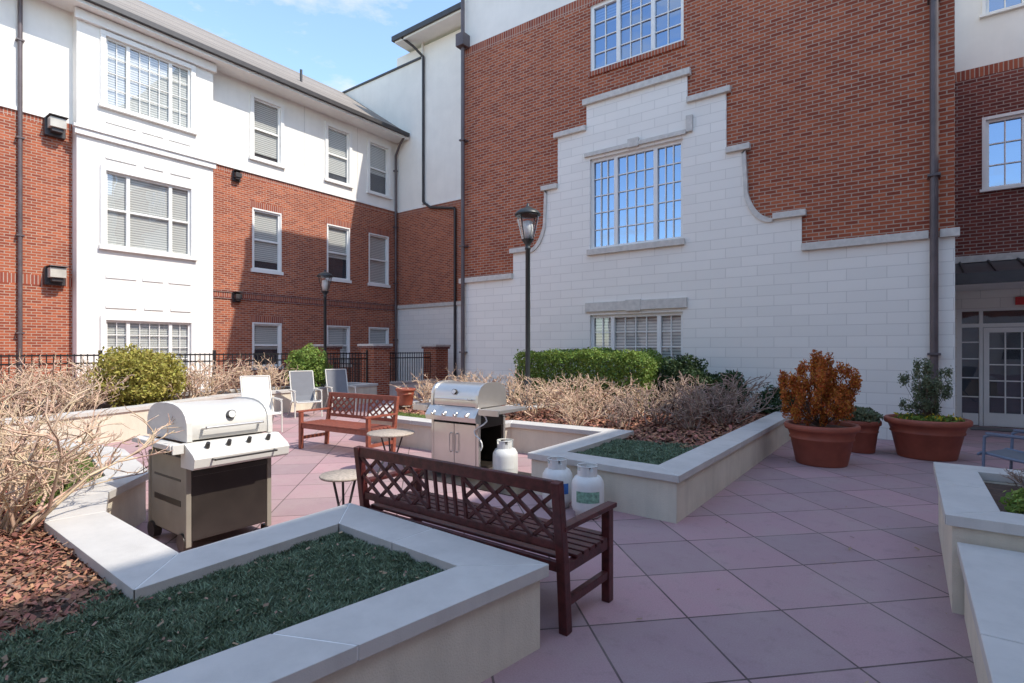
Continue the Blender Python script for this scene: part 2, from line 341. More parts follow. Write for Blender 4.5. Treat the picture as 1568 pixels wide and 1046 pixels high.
# ------------------------------------------------------------------ MAIN BUILDING
YM=11.7; XC=-5.07; XA,XB=-10.3,.63
G=empty('brick_building_with_stone_gable')
mb=MB(); w=W(mb,(0,YM,0),(1,0,0),(0,-1,0))
wins=[(-6.2,-3.94,.9,2.42),(-6.2,-3.94,4.0,6.18),(-6.2,-3.94,8.3,9.9)]
w.wall(XA,XB,[(-.3,3.5,STONE),(3.5,9.95,BR),(9.95,10.2,SOL),(10.2,15.4,STUC)],wins,depth=.2)
T=.05
def h(off):
    off=abs(off)
    if off<1.22: return 7.52
    if off<2.03: return 6.92
    if off<2.41: return 5.66
    if off<2.96: return 5.15-.97*math.sqrt(max(0,1-((2.96-off)/.55)**2))
    if off<3.42: return 4.18
    return 3.5
offs=[0,1.13,1.22,2.03,2.41]+[2.41+.55*k/12 for k in range(1,13)]+[3.42]
us=sorted({XC+s*o for o in offs for s in(-1,1)}|{XA,XB})
for a,b in zip(us[:-1],us[1:]):
    m=(a+b)/2; e=1e-4; ha,hb=h(a+e-XC),h(b-e-XC)
    inw=-6.2<=m<=-3.94
    spans=[(-.3,None)] if not inw else [(-.3,.9),(2.42,4.0),(6.18,None)]
    for z0,z1 in spans:
        za,zb=(ha,hb) if z1 is None else (z1,z1)
        mb.face([w.P(a,T,z0),w.P(b,T,z0),w.P(b,T,zb),w.P(a,T,za)],STONE)
    mb.face([w.P(a,T,ha),w.P(b,T,hb),w.P(b,0,hb),w.P(a,0,ha)],STONE)
for o in (1.22,2.03,2.41,3.42):
    for s in(-1,1):
        u=XC+s*o; z1=h(o-.001); z0=h(o+.001); mb.face([w.P(u,0,z0),w.P(u,T,z0),w.P(u,T,z1),w.P(u,0,z1)],STONE)
for x in(XA,XB): mb.face([w.P(x,0,-.3),w.P(x,T,-.3),w.P(x,T,3.5),w.P(x,0,3.5)],STONE)
for o in wins[:2]:
    for (a,c),(b,e) in (((o[0],o[2]),(o[1],o[2])),((o[1],o[2]),(o[1],o[3])),((o[1],o[3]),(o[0],o[3])),((o[0],o[3]),(o[0],o[2]))):
        mb.face([w.P(a,T,c),w.P(b,T,e),w.P(b,0,e),w.P(a,0,c)],STONE)
mb.box(XA+.001,XB-.001,YM+.25,26,15.2,15.38,DARK)
mb.face([(XA,YM,-.3),(XA,26,-.3),(XA,26,15.4),(XA,YM,15.4)],BR)
for z0,z1,m_ in((-.3,3.5,STONE),(3.5,7.7,BR),(7.7,15.4,STUC)): mb.face([(XB,YM,z0),(XB,26,z0),(XB,26,z1),(XB,YM,z1)],m_)
mb.finish('walls',G)
mb=MB(); w=W(mb,(0,YM,0),(1,0,0),(0,-1,0))
D=.13
def cap(o0,o1,z,t=.12,dd=D):
    for s in((-1,1) if o0>0 else (1,)): w.box(XC+s*o0,XC+s*o1,.004,dd,z,z+t,CAPST)
w.box(XC-1.3,XC+1.3,.004,D,7.5,7.64,CAPST); cap(1.225,2.12,6.9); cap(2.035,2.5,5.64); cap(2.92,3.5,4.15)
w.box(XA-.06,XC-3.425,.004,D,3.48,3.62,CAPST); w.box(XC+3.425,.28,.004,D,3.48,3.62,CAPST); w.box(.43,XB+.06,.004,D,3.48,3.62,CAPST)
for s in(-1,1):
    pts=[(2.41,5.62)]+[(2.41+.55*k/12,h(2.41+.55*k/12-.0001)) for k in range(0,13)]
    for (a,za),(b,zb) in zip(pts[:-1],pts[1:]):
        mb.face([w.P(XC+s*a,.09,za),w.P(XC+s*b,.09,zb),w.P(XC+s*(b-.07),.09,zb-.07),w.P(XC+s*(a-.07),.09,za-.07)],CAPST)
        mb.face([w.P(XC+s*a,.09,za),w.P(XC+s*b,.09,zb),w.P(XC+s*b,.0,zb),w.P(XC+s*a,.0,za)],CAPST)
        mb.face([w.P(XC+s*(a-.07),.09,za-.07),w.P(XC+s*(b-.07),.09,zb-.07),w.P(XC+s*(b-.07),.04,zb-.07),w.P(XC+s*(a-.07),.04,za-.07)],CAPST)
w.box(-6.3,-3.84,.052,.11,2.5,2.72,CAPST); w.box(-5.25,-4.89,.052,.125,2.48,2.74,CAPST)
w.box(-6.25,-3.89,.052,.13,3.86,3.998,CAPST)
w.box(-6.33,-3.86,.052,.11,6.24,6.33,CAPST); w.box(-5.2,-4.94,.052,.125,6.22,6.42,CAPST); w.box(-3.855,-3.72,.052,.12,6.27,6.62,CAPST)
w.box(-6.25,-3.89,.002,.05,8.18,8.298,SOL)
w.box(-6.3,-3.84,.002,.015,9.9,9.949,SOL)
mb.finish('stone_trim',G,bevel=.008)
mb=MB(); w=W(mb,(0,YM,0),(1,0,0),(0,-1,0))
w.window(*wins[0],lights=(1,2,1),mcols=(2,4,2),rows=4,blind=.9,glassm=GLS,fw=.07)
w.window(*wins[1],lights=(1,1.5,1),mcols=(3,4,3),rows=5,blind=.0,glassm=GLR,fw=.07)
w.window(*wins[2],lights=(1,1.2,1),mcols=(2,3,2),rows=4,blind=.3,glassm=GLR,fw=.07)
mb.finish('windows',G)
mb=MB()
mb.path([(XA+.12,YM-.15,15),(XA+.12,YM-.15,0)],.055,DSP); mb.path([(.35,YM-.17,15.3),(.35,YM-.17,7.6)],.055,STEEL); mb.path([(.35,YM-.17,7.6),(.35,YM-.17,0)],.06,DSP)  # pale upper run of the right downspout paints in a sunlit glint
for z in(1.5,4.5,7.5,10.5): mb.box(XA+.03,XA+.21,YM-.22,YM,z,z+.04,DSP); mb.box(.26,.44,YM-.25,YM,z,z+.04,DSP)
mb.box(XA-.02,XA+.26,YM-.3,YM-.003,10.15,10.5,DSP)
mb.finish('downspouts',G,bevel=.004)
mb=MB(); w=W(mb,(0,14.9,0),(1,0,0),(0,-1,0))
ro=[(1.3,2.5,4.92,6.36),(1.3,2.5,8.55,10.2),(4.0,5.2,4.92,6.36)]; door=(.84,3.5,0,2.45)
w.wall(XB,6.5,[(-.3,3.45,STONE),(3.45,7.3,BRD),(7.3,7.5,SOL),(7.5,11.8,STUC)],ro+[door])
for o in ro: w.window(*o,lights=(1,1),mcols=(2,2),rows=3,blind=0,glassm=GLR); wbox(w,*o,t=.06,d=.03)
w.box(XB,6.5,.002,.08,3.42,3.56,CAPST)
def doorleaf(u0,u1,z1=2.05):
    w.box(u0,u0+.09,-.1,-.04,0,z1,TRIM); w.box(u1-.09,u1,-.1,-.04,0,z1,TRIM); w.box(u0+.09,u1-.09,-.1,-.04,z1-.1,z1,TRIM); w.box(u0+.09,u1-.09,-.1,-.04,0.01,.28,TRIM)
    for k in range(1,3): x=u0+.09+(u1-u0-.18)*k/3; w.box(x-.012,x+.012,-.085,-.055,.28,z1-.1,TRIM)
    for k in range(1,5): z=.28+(z1-.38)*k/5; w.box(u0+.09,u1-.09,-.083,-.057,z-.012,z+.012,TRIM)
doorleaf(1.27,2.2); doorleaf(2.22,3.14); 
w.box(.84,.92,-.12,-.03,0,2.45,TRIM); w.box(1.2,1.26,-.12,-.03,0,2.45,TRIM); w.box(3.42,3.5,-.12,-.03,0,2.45,TRIM); w.box(3.15,3.22,-.12,-.03,0,2.45,TRIM); w.box(.92,3.42,-.121,-.029,2.06,2.14,TRIM); w.box(.92,3.42,-.121,-.029,2.4,2.452,TRIM); w.box(.93,1.19,-.11,-.04,.01,.25,TRIM)
for z in(.6,1.0,1.4,1.75): w.box(.92,1.2,-.085,-.06,z-.012,z+.012,TRIM)
mb.face([w.P(.9,-.09,.02),w.P(3.42,-.09,.02),w.P(3.42,-.09,2.4),w.P(.9,-.09,2.4)],GLS); mb.face([w.P(.84,-.155,0),w.P(3.5,-.155,0),w.P(3.5,-.155,2.45),w.P(.84,-.155,2.45)],INT)
mb.tube(w.P(2.1,.0,.9),w.P(2.1,.0,1.15),.015,STEEL)
w.box(1.75,2.05,.01,.05,2.5,2.66,REDS)
mb.face([(XB,13.3,3.0),(6.4,13.3,3.0),(6.4,14.88,3.42),(XB,14.88,3.42)],DARK)
for i in range(12): x=XB+.25+.45*i; mb.bar((x,13.3,3.02),(x,14.87,3.44),.03,.05,DARK)
mb.box(XB+.01,6.4,13.22,13.3,2.82,3.03,DARK); mb.box(XB+.01,6.38,13.31,14.88,2.83,2.86,TRIM)
mb.finish('entrance_wing',G)
# ------------------------------------------------------------------ EAST & SOUTH wings (out of view: east casts the court shadow, south serves reflections and bounce)
E=empty('brick_apartment_building'); mb=MB(); w=W(mb,(6.5,0,0),(0,1,0),(-1,0,0))
ops=[(c-.6,c+.6,z0,z0+1.9) for c in(-8,-4,0,4,8,11.5) for z0 in(.9,4.5,8.3)]
w.wall(-13,14.9,[(-.3,3.5,STONE),(3.5,7.6,BR),(7.6,11.8,STUC)],ops)
for o in ops: w.window(*o,hung=True,muntin=False,mcols=(1,),rows=1)
w2=W(mb,(0,-13,0),(1,0,0),(0,1,0)); ops=[(c-.6,c+.6,z0,z0+1.7) for c in(-16,-12.5,-9,-5.5,-2,1.5,5) for z0 in(.9,4.2)]
w2.wall(-18,6.5,[(-.3,3.5,STONE),(3.5,7.2,BR)],ops)
for o in ops: w2.window(*o,hung=True,muntin=False,mcols=(1,),rows=1)
mb.face([(-18.5,-12.3,7.15),(7,-12.3,7.15),(7,-17,10),(-18.5,-17,10)],SHIN)
mb.box(6.61,16,-13,14.9,11.7,11.8,DARK); mb.box(6.45,6.6,-13,14.9,11.65,11.85,TRIM)
mb.finish('walls',E)
# ------------------------------------------------------------------ GROUND
mb=MB(); mb.face([(-300,-300,-.02),(300,-300,-.02),(300,300,-.02),(-300,300,-.02)],GRASSG); mb.finish('ground')
mb=MB(); mb.face([(-18.45,-13,0),(6.5,-13,0),(6.5,16.5,0),(-18.45,16.5,0)],PAVE); mb.finish('paved_patio')
mb=MB(); mb.box(1.0,2.6,14.1,14.6,.004,.014,BLKP); mb.finish('door_mat',bevel=.004)
# ------------------------------------------------------------------ PLANTERS
def inset(poly,d):
    n=len(poly); out=[]
    for i in range(n):
        p0,p1,p2=Vector(poly[i-1]),Vector(poly[i]),Vector(poly[(i+1)%n])
        a=(p1-p0).normalized(); b=(p2-p1).normalized()
        na=Vector((-a.y,a.x)); nb=Vector((-b.y,b.x)); bis=(na+nb).normalized()
        out.append(tuple(p1+bis*d/max(.3,bis.dot(na))))
    return out
def ccw(p):
    A=sum(p[i-1][0]*p[i][1]-p[i][0]*p[i-1][1] for i in range(len(p)))
    return p if A>0 else p[::-1]
def planter(poly,H,soilm=SOIL,zs=None,cw=.33,stone=1.2,wall=PLW,z0=-.02):
    poly=ccw(poly); n=len(poly); wo=inset(poly,.035); wi=inset(poly,.29); co=poly; ci=inset(poly,cw)
    e=empty('stucco_planter'); mb=MB(); tz=H-.065
    q1,q2,q3=inset(poly,.006),inset(poly,cw-.006),inset(poly,.004)
    for i in range(n):
        j=(i+1)%n
        mb.face([(*wo[i],z0),(*wo[j],z0),(*wo[j],tz),(*wo[i],tz)],wall)
        mb.face([(*wi[i],z0),(*wi[j],z0),(*wi[j],tz),(*wi[i],tz)],wall)
        mb.face([(*q1[i],H-.0025),(*q1[j],H-.0025),(*q2[j],H-.0025),(*q2[i],H-.0025)],MORT)
        mb.face([(*q3[i],H-.06),(*q3[j],H-.06),(*q3[j],H-.006),(*q3[i],H-.006)],MORT)
    mb.finish('wall',e)
    mb=MB()
    for i in range(n):
        j=(i+1)%n; o0,o1,i0,i1=map(Vector,(co[i],co[j],ci[i],ci[j])); L=(o1-o0).length; k=max(1,round(L/stone)); g=.005/L
        for q in range(k):
            a=q/k+g; b=(q+1)/k-g
            P=[o0.lerp(o1,a),o0.lerp(o1,b),i0.lerp(i1,b),i0.lerp(i1,a)]
            vs=[(*p,H-.065) for p in P]+[(*p,H) for p in P]
            mb.add(vs,[(0,3,2,1),(4,5,6,7),(0,1,5,4),(1,2,6,5),(2,3,7,6),(3,0,4,7)],PLC)
    mb.finish('cap',e,bevel=.003)
    mb=MB(); zs=H-.08 if zs is None else zs
    mb.face([(*p,zs) for p in inset(poly,.2)],soilm); mb.finish('soil',e)
    return e
bedA=[(-2.25,-2),(-1.55,2.46),(-3.38,2.56),(-3.33,1.36),(-4.6,1.40),(-5.2,1.6),(-5.75,2.1),(-7.3,2.4),(-9.0,2.2),(-9.0,-2)]
planter(bedA,.45)
bedF=[(-1.65,11.6),(-1.68,4.86),(-3.42,4.96),(-3.45,6.85),(-5.0,6.8),(-5.4,6.1),(-7.6,6.1),(-8.9,7.6),(-8.9,11.6)]
planter(bedF,.45)
bedH=[(-10.4,-3),(-10.6,2.5),(-11.2,4.1),(-12.5,6.3),(-12.9,10.8),(-14.1,10.8),(-14.1,-3)]
planter(bedH,.57)
planter([(.18,4.2),(.18,6.1),(2.4,6.1),(2.4,4.2)],.6,cw=.28)
sw=empty('low_seat_wall')
mb=MB(); mb.box(.27,2.3,-1,4.19,0,.385,PLW); mb.finish('base',sw)
mb=MB()
for q in range(4): mb.box(.235,2.34,4.19-(q+1)*1.3+.004,4.19-q*1.3-.004,.387,.45,PLC)
mb.finish('cap',sw,bevel=.006)
# ------------------------------------------------------------------ VEGETATION
def inpoly(P,poly):
    x,y=P[:,0],P[:,1]; r=np.zeros(len(P),bool); n=len(poly)
    for i in range(n):
        x0,y0=poly[i-1];x1,y1=poly[i]
        if y0==y1: continue
        c=((y0>y)!=(y1>y))&(x<(x1-x0)*(y-y0)/(y1-y0)+x0); r^=c
    return r
def scatter(poly,n,bb):
    P=np.column_stack([RNG.uniform(bb[0],bb[1],n),RNG.uniform(bb[2],bb[3],n)])
    if isinstance(poly,tuple): return P[inpoly(P,poly[0])&inpoly(P+RNG.normal(0,.06,P.shape),poly[1])]
    return P[inpoly(P,poly)]
def turf(name,poly,bb,n,z,hmin,hmax,mat,wd=.005,clump=True):
    P=scatter(poly,n,bb)
    if clump:
        f=np.sin(P[:,0]*9+np.sin(P[:,1]*7)*2)*np.sin(P[:,1]*11+np.cos(P[:,0]*6)*2)+.6*np.sin(P[:,0]*31+np.sin(P[:,1]*17))*np.sin(P[:,1]*27)
        keep=RNG.uniform(-1.4,1.0,len(P))<f+.85; P=P[keep]; f=f[keep]
    else: f=np.zeros(len(P))
    k=len(P); a=RNG.uniform(0,2*np.pi,k); H=RNG.uniform(hmin,hmax,k)*(1+.35*f); ln=RNG.uniform(.1,1.1,k)*H; d=RNG.uniform(0,2*np.pi,k)
    base=np.column_stack([P,np.full(k,z)]); s=np.column_stack([np.cos(a),np.sin(a),np.zeros(k)])*wd
    top=base+np.column_stack([np.cos(d)*ln,np.sin(d)*ln,H]); mid=base+np.column_stack([np.cos(d)*ln*.35,np.sin(d)*ln*.35,H*.62])
    return npmesh(name,np.stack([base-s*.6,base+s*.6,mid+s,top,mid-s],1),5,mat)
def chips(name,poly,bb,n,z,s0,s1,mat,tilt=.5,asp=.4,dz=.025):
    P=scatter(poly,n,bb); k=len(P); a=RNG.uniform(0,2*np.pi,k); S=RNG.uniform(s0,s1,k)[:,None]
    t=np.column_stack([np.cos(a),np.sin(a),RNG.uniform(-tilt,tilt,k)]); b=np.column_stack([-np.sin(a),np.cos(a),RNG.uniform(-tilt,tilt,k)])*RNG.uniform(.25,asp+.25,k)[:,None]
    c=np.column_stack([P,z+RNG.uniform(.004,dz,k)])
    return npmesh(name,np.stack([c-t*S-b*S*.6,c+t*S*.8-b*S,c+t*S+b*S*.7,c-t*S*.7+b*S],1),4,mat)
inA=inset(ccw(bedA),.31)
lawn=[(-2.75,-2),(-1.5,-2),(-1.5,2.6),(-3.6,2.6),(-3.3,1.0),(-3.02,.9)]
mb=MB(); mb.face([(-2.7,-1.6,.375),(-2.0,-1.6,.375),(-1.75,2.2,.375),(-3.15,2.3,.375),(-3.05,1.1,.375)],GRSO); mb.finish('lawn_ground')
turf('groundcover_lawn',(inA,lawn),(-3.5,-1.6,-.2,2.4),240000,.372,.014,.042,LGR,wd=.0036)
chips('fallen_leaves',(inA,lawn),(-3.4,-1.6,-.2,2.4),420,.395,.005,.014,DLEAF,.6,.5,.03)
mul=[(-9,-2),(-2.75,-2),(-3.02,.9),(-3.02,1.05),(-3.3,1.1),(-5.2,2),(-9,2.3)]
chips('mulch',(inA,mul),(-7,-2.6,-.8,1.6),34000,.37,.006,.024,CHIP,.6,.35,.035)
chips('fallen_leaves',(inA,mul),(-6,-2.6,-.8,1.6),800,.39,.01,.022,DLEAF,.6,.5,.05)
turf('lawn_strip',(inA,[(-9,1.3),(-5.3,1.3),(-5.6,2.3),(-9,2.6)]),(-9,-5.2,1.2,2.3),50000,.37,.03,.07,LGR2,clump=False)
inF=inset(ccw(bedF),.31)
turf('bed_lawn',(inF,[(-3.5,4.9),(-1.6,4.9),(-1.6,6.9),(-3.5,6.5)]),(-3.3,-1.8,5,7),50000,.37,.02,.05,LGR,wd=.006)
turf('bed_lawn',(inF,[(-9,5.9),(-5,5.9),(-5,6.9),(-9,6.9)]),(-8.2,-5.2,6.2,7),30000,.37,.03,.07,LGR2,clump=False)
chips('mulch',(inF,[(-9,6.5),(-1.6,6.6),(-1.6,12),(-9,12)]),(-8.8,-1.8,6.3,11.3),22000,.37,.015,.05,CHIP,.6,.35,.03)
def twigmesh(seed,H,R,nst,mat,thick=.006,sub=6,sub2=3,curl=.25,lvl0=.3,fine=.7):
    r=random.Random(seed); segs=[]
    def grow(p,d,L,rad,lv):
        n=4 if lv==0 else 3; pts=[p]
        for i in range(n):
            d=(d+Vector((r.gauss(0,curl),r.gauss(0,curl),r.gauss(0,curl*.6)+.06))).normalized()
            q=p+d*L/n; ra=rad*(1-.6*i/n); rb=rad*(1-.6*(i+1)/n); segs.append((p,q,ra,rb)); p=q; pts.append(p)
        if lv<2:
            for k in range(sub if lv==0 else sub2):
                t=r.uniform(lvl0,1)*n; i=min(n-1,int(t)); q=pts[i].lerp(pts[i+1],t-i)
                dd=(d+Vector((r.gauss(0,.75),r.gauss(0,.75),r.gauss(.1,.5)))).normalized()
                grow(q,dd,L*r.uniform(.22,.45),rad*fine,lv+1)
    for i in range(nst):
        a=r.uniform(0,6.283); s=r.uniform(0,1)**.6; b=Vector((math.cos(a)*s*R*.25,math.sin(a)*s*R*.25,0))
        d=Vector((math.cos(a)*s*R,math.sin(a)*s*R,H*r.uniform(.65,1))); grow(b,d.normalized(),d.length*.85,thick*r.uniform(.7,1.4),0)
    k=len(segs); A=np.array([s[0] for s in segs]);Bq=np.array([s[1] for s in segs]);ra=np.array([s[2] for s in segs]);rb=np.array([s[3] for s in segs])
    d=Bq-A; d/=np.linalg.norm(d,axis=1)[:,None]+1e-9
    ref=np.where(np.abs(d[:,2:3])>.9,np.array([[1.,0,0]]),np.array([[0,0,1.]])); u=np.cross(d,ref); u/=np.linalg.norm(u,axis=1)[:,None]; v=np.cross(d,u)
    V=np.zeros((k,6,3))
    for j in range(3):
        t=2*math.pi*j/3; o=u*math.cos(t)+v*math.sin(t); V[:,j]=A+o*ra[:,None]; V[:,3+j]=Bq+o*rb[:,None]
    F=np.array([[0,1,4,3],[1,2,5,4],[2,0,3,5]]); me=bpy.data.meshes.new('twigs')
    idx=(np.arange(k)[:,None,None]*6+F[None]).reshape(-1); nf=k*3
    me.vertices.add(k*6); me.vertices.foreach_set('co',V.reshape(-1)); me.loops.add(nf*4); me.loops.foreach_set('vertex_index',idx.astype(np.int32))
    me.polygons.add(nf); me.polygons.foreach_set('loop_start',np.arange(0,nf*4,4,dtype=np.int32)); me.materials.append(mat); me.update(calc_edges=True)
    return me
TW=[twigmesh(1,.72,.58,19,TWIG,.012,sub=6,sub2=3,curl=.38),twigmesh(2,.76,.6,19,TWIG,.012,sub=6,sub2=3,curl=.38),twigmesh(3,.7,.6,18,TWIG2,.012,sub=6,sub2=3,curl=.38)]
BIG=twigmesh(9,.95,.85,26,TWIG,.012,sub=8,sub2=4,curl=.34,fine=.58)
def shrub(me,x,y,z,s=1,sz=None,name='bare_shrub'):
    o=bpy.data.objects.new(name,me); o.location=(x,y,z); o.rotation_euler=(0,0,random.uniform(0,6.28)); o.scale=(s,s,sz or s); sc.collection.objects.link(o)
shrub(BIG,-4.85,.85,.38,1.0,1.0); shrub(BIG,-5.7,1.2,.38,.9,.85); shrub(BIG,-6.6,.8,.38,1.1,1.1)
for x,y,s in((-11.5,1.4,1.3),(-11.9,2.4,1.3),(-12.3,3.2,1.35),(-13.2,2.6,1.4),(-13.2,3.8,1.4),(-12.7,5.3,1.25),(-13.2,6.1,1.3),(-13.4,6.9,1.3),(-13.4,7.8,1.3),(-12.9,1.2,1.4),(-11.5,.3,1.4),(-11.6,3.1,.9)):
    shrub(TW[random.randint(0,1)],x,y,.45,s)
for x,y,s in((-8.2,8.3,1.0),(-7.6,9.2,1.1),(-7.3,8.4,1.0),(-6.8,9.4,1.1),(-8.3,9.6,1.1),(-5.6,8.3,1.0),(-5.1,8.9,1.1),(-4.5,8.4,1.05),(-4.7,9.4,1.05),(-3.9,9.1,1.0),(-5.9,9.3,1.0),(-4.3,7.6,.7)):
    shrub(TW[random.randint(0,1)],x,y,.37,s)
for x,y,s in((-3.3,8.5,1.1),(-2.7,8.3,1.05),(-3.0,9.3,1.15),(-2.4,9.2,1.15),(-2.5,10,1.2),(-3.2,10.1,1.15),(-3.6,7.8,.85)): shrub(TW[2],x,y,.37,s)
def leaves(C,size,mat,name,parent=None,up=0):
    k=len(C); t=RNG.normal(size=(k,3)); t[:,2]+=up; t/=np.linalg.norm(t,axis=1)[:,None]; q=RNG.normal(size=(k,3)); b=np.cross(t,q); b/=np.linalg.norm(b,axis=1)[:,None]+1e-9
    S=(size*RNG.uniform(.6,1.3,k))[:,None]
    return npmesh(name,np.stack([C-t*S,C+b*S*.5,C+t*S,C-b*S*.5],1),4,mat,parent)
def blobpts(c,r,n,shell=.45,lump=.14,seed=0):
    d=RNG.normal(size=(n,3)); d/=np.linalg.norm(d,axis=1)[:,None]
    l=1+lump*(np.sin(d[:,0]*7+seed)*np.sin(d[:,1]*6+seed*2)+np.sin(d[:,2]*9+d[:,0]*5+seed)*.7)
    rr=(1-shell*RNG.uniform(0,1,n)**1.6)*l*RNG.uniform(.92,1.06,n)
    return np.array(c)+d*np.array(r)*rr[:,None]
def hedge(name,x0,x1,y0,y1,z0,z1,n,mat,size=.03):
    P=RNG.uniform(0,1,(n*3,3)); D=np.minimum.reduce([P[:,0]*(x1-x0),(1-P[:,0])*(x1-x0),P[:,1]*(y1-y0),(1-P[:,1])*(y1-y0),(1-P[:,2])*(z1-z0)])
    P=P[RNG.uniform(0,1,len(P))<np.exp(-D/.08)]; 
    C=np.array([x0,y0,z0])+P*np.array([x1-x0,y1-y0,z1-z0])
    L=.045*np.sin(C[:,0]*3.1)*np.cos(C[:,1]*3)+.035*np.sin(C[:,0]*7.3+C[:,2]*6)+RNG.normal(0,.018,len(C))
    C[:,2]+=L*P[:,2]*1.2; C[:,1]+=np.where(P[:,1]<.5,-1,1)*L*.9
    fx=np.minimum(P[:,0],1-P[:,0])*(x1-x0); C[:,2]-=np.clip(.25-fx,0,1)*P[:,2]*.5
    leaves(C,size,mat,name)
hedge('boxwood_hedge',-7.2,-4.05,9.9,11.1,.4,1.54,50000,LBOX,.032)
leaves(blobpts((-3.6,10.7,.95),(.5,.5,.52),7000,seed=3),.036,LDK,'boxwood_shrub')
leaves(blobpts((-2.9,11.0,.75),(.45,.4,.4),4000,seed=4),.036,LDK,'boxwood_shrub')
leaves(blobpts((-12.3,4.15,1.05),(.62,.62,.6),7500,seed=1),.038,LYEL,'golden_boxwood_shrub')
leaves(blobpts((-12.6,4.75,1.0),(.5,.5,.55),5000,seed=2),.038,LYEL,'golden_boxwood_shrub')
leaves(blobpts((-13.4,8.75,1.05),(.55,.55,.6),8000,seed=5),.038,LBOX,'boxwood_shrub')
leaves(blobpts((-2.0,11.2,.6),(.4,.3,.3),2500,seed=8),.03,LDK,'boxwood_shrub')
# ------------------------------------------------------------------ POTS
def pot(name,x,y,r,H,z=0):
    e=empty(name,(x,y,z)); mb=MB()
    mb.lathe((0,0,0),[(0,.0),(r*.68,0),(r*.70,.02),(r*.84,H*.62),(r*.88,H*.64),(r*.88,H*.67),(r*.86,H*.69),(r*.92,H*.84),(r*1.0,H*.86),(r*1.02,H*.9),(r*1.02,H*.97),(r*.99,H),(r*.9,H),(r*.88,H*.9)],TERR,40)
    mb.finish('pot_body',e); mb=MB(); mb.lathe((0,0,0),[(0,H*.9),(r*.89,H*.9)],SOIL,24); mb.finish('pot_soil',e); return e
def stem(e,p0,p1,r): mb=MB(); mb.tube(p0,p1,r,BARK,r*.5); mb.finish('trunk',e)
p=pot('terracotta_pot_with_orange_arborvitae',-.985,8.7,.46,.56)
C=[]; mb=MB()
for k in range(80):
    a=random.uniform(0,6.28); rr=random.uniform(0,1)**.6*.48; hz=.62+random.uniform(0,1)**.8*(1.0-rr*.8)
    c=(math.cos(a)*rr-.03,math.sin(a)*rr,hz); C.append(blobpts(c,(.07,.07,.13),260,shell=.95,seed=k)); mb.tube((0,0,.5),c,.007,BARK,.003,n=4)
mb.finish('branches',p)
leaves(np.concatenate(C),.019,LOR,'foliage',p,up=1.2); stem(p,(0,0,.45),(0,0,1.1),.03)
p=pot('terracotta_pot',-.6,10.05,.27,.5)
leaves(blobpts((0,0,.55),(.26,.26,.14),1500,seed=2),.035,LCON,'foliage',p)
p=pot('terracotta_pot_with_conifer',.22,10.15,.52,.58)
C=[]; mb=MB()
for k in range(50):
    a=random.uniform(0,6.28); rr=random.uniform(0,1)**.7*.3; c=(math.cos(a)*rr,math.sin(a)*rr,.7+random.uniform(0,1)*(.8-rr*.9)); C.append(blobpts(c,(.06,.06,.11),150,shell=.95,seed=k)); mb.tube((0,0,.5),c,.006,BARK,.003,n=4)
mb.finish('branches',p)
leaves(np.concatenate(C),.018,LCON,'foliage',p,up=.8); stem(p,(0,0,.45),(0,0,1.1),.025)
leaves(blobpts((.0,0,.56),(.42,.42,.07),900,shell=.9),.03,LBOX,'groundcover',p); 
C=np.column_stack([RNG.uniform(-.4,.4,40),RNG.uniform(-.4,.1,40),RNG.uniform(.58,.66,40)]); leaves(C,.03,YEL,'pansies',p)
p=pot('terracotta_pot',-8.35,7.7,.2,.35,.45)
leaves(np.concatenate([blobpts((x,y,.62),(.13,.13,.09),500,shell=.9) for x,y in((.62,4.7),(.85,4.65),(.8,5.0),(1.1,4.8),(.9,5.4),(1.3,5.5))]),.025,LBOX,'pansy_plants')
leaves(np.concatenate([blobpts((x,y,.68),(.1,.1,.07),90,shell=.9) for x,y in((.7,4.75),(.95,4.9),(1.1,4.7))]),.022,plain('red_leaf',(.25,.04,.05),.6,island=.4),'red_foliage_plants')
shrub(TW[2],.75,5.7,.52,.3)
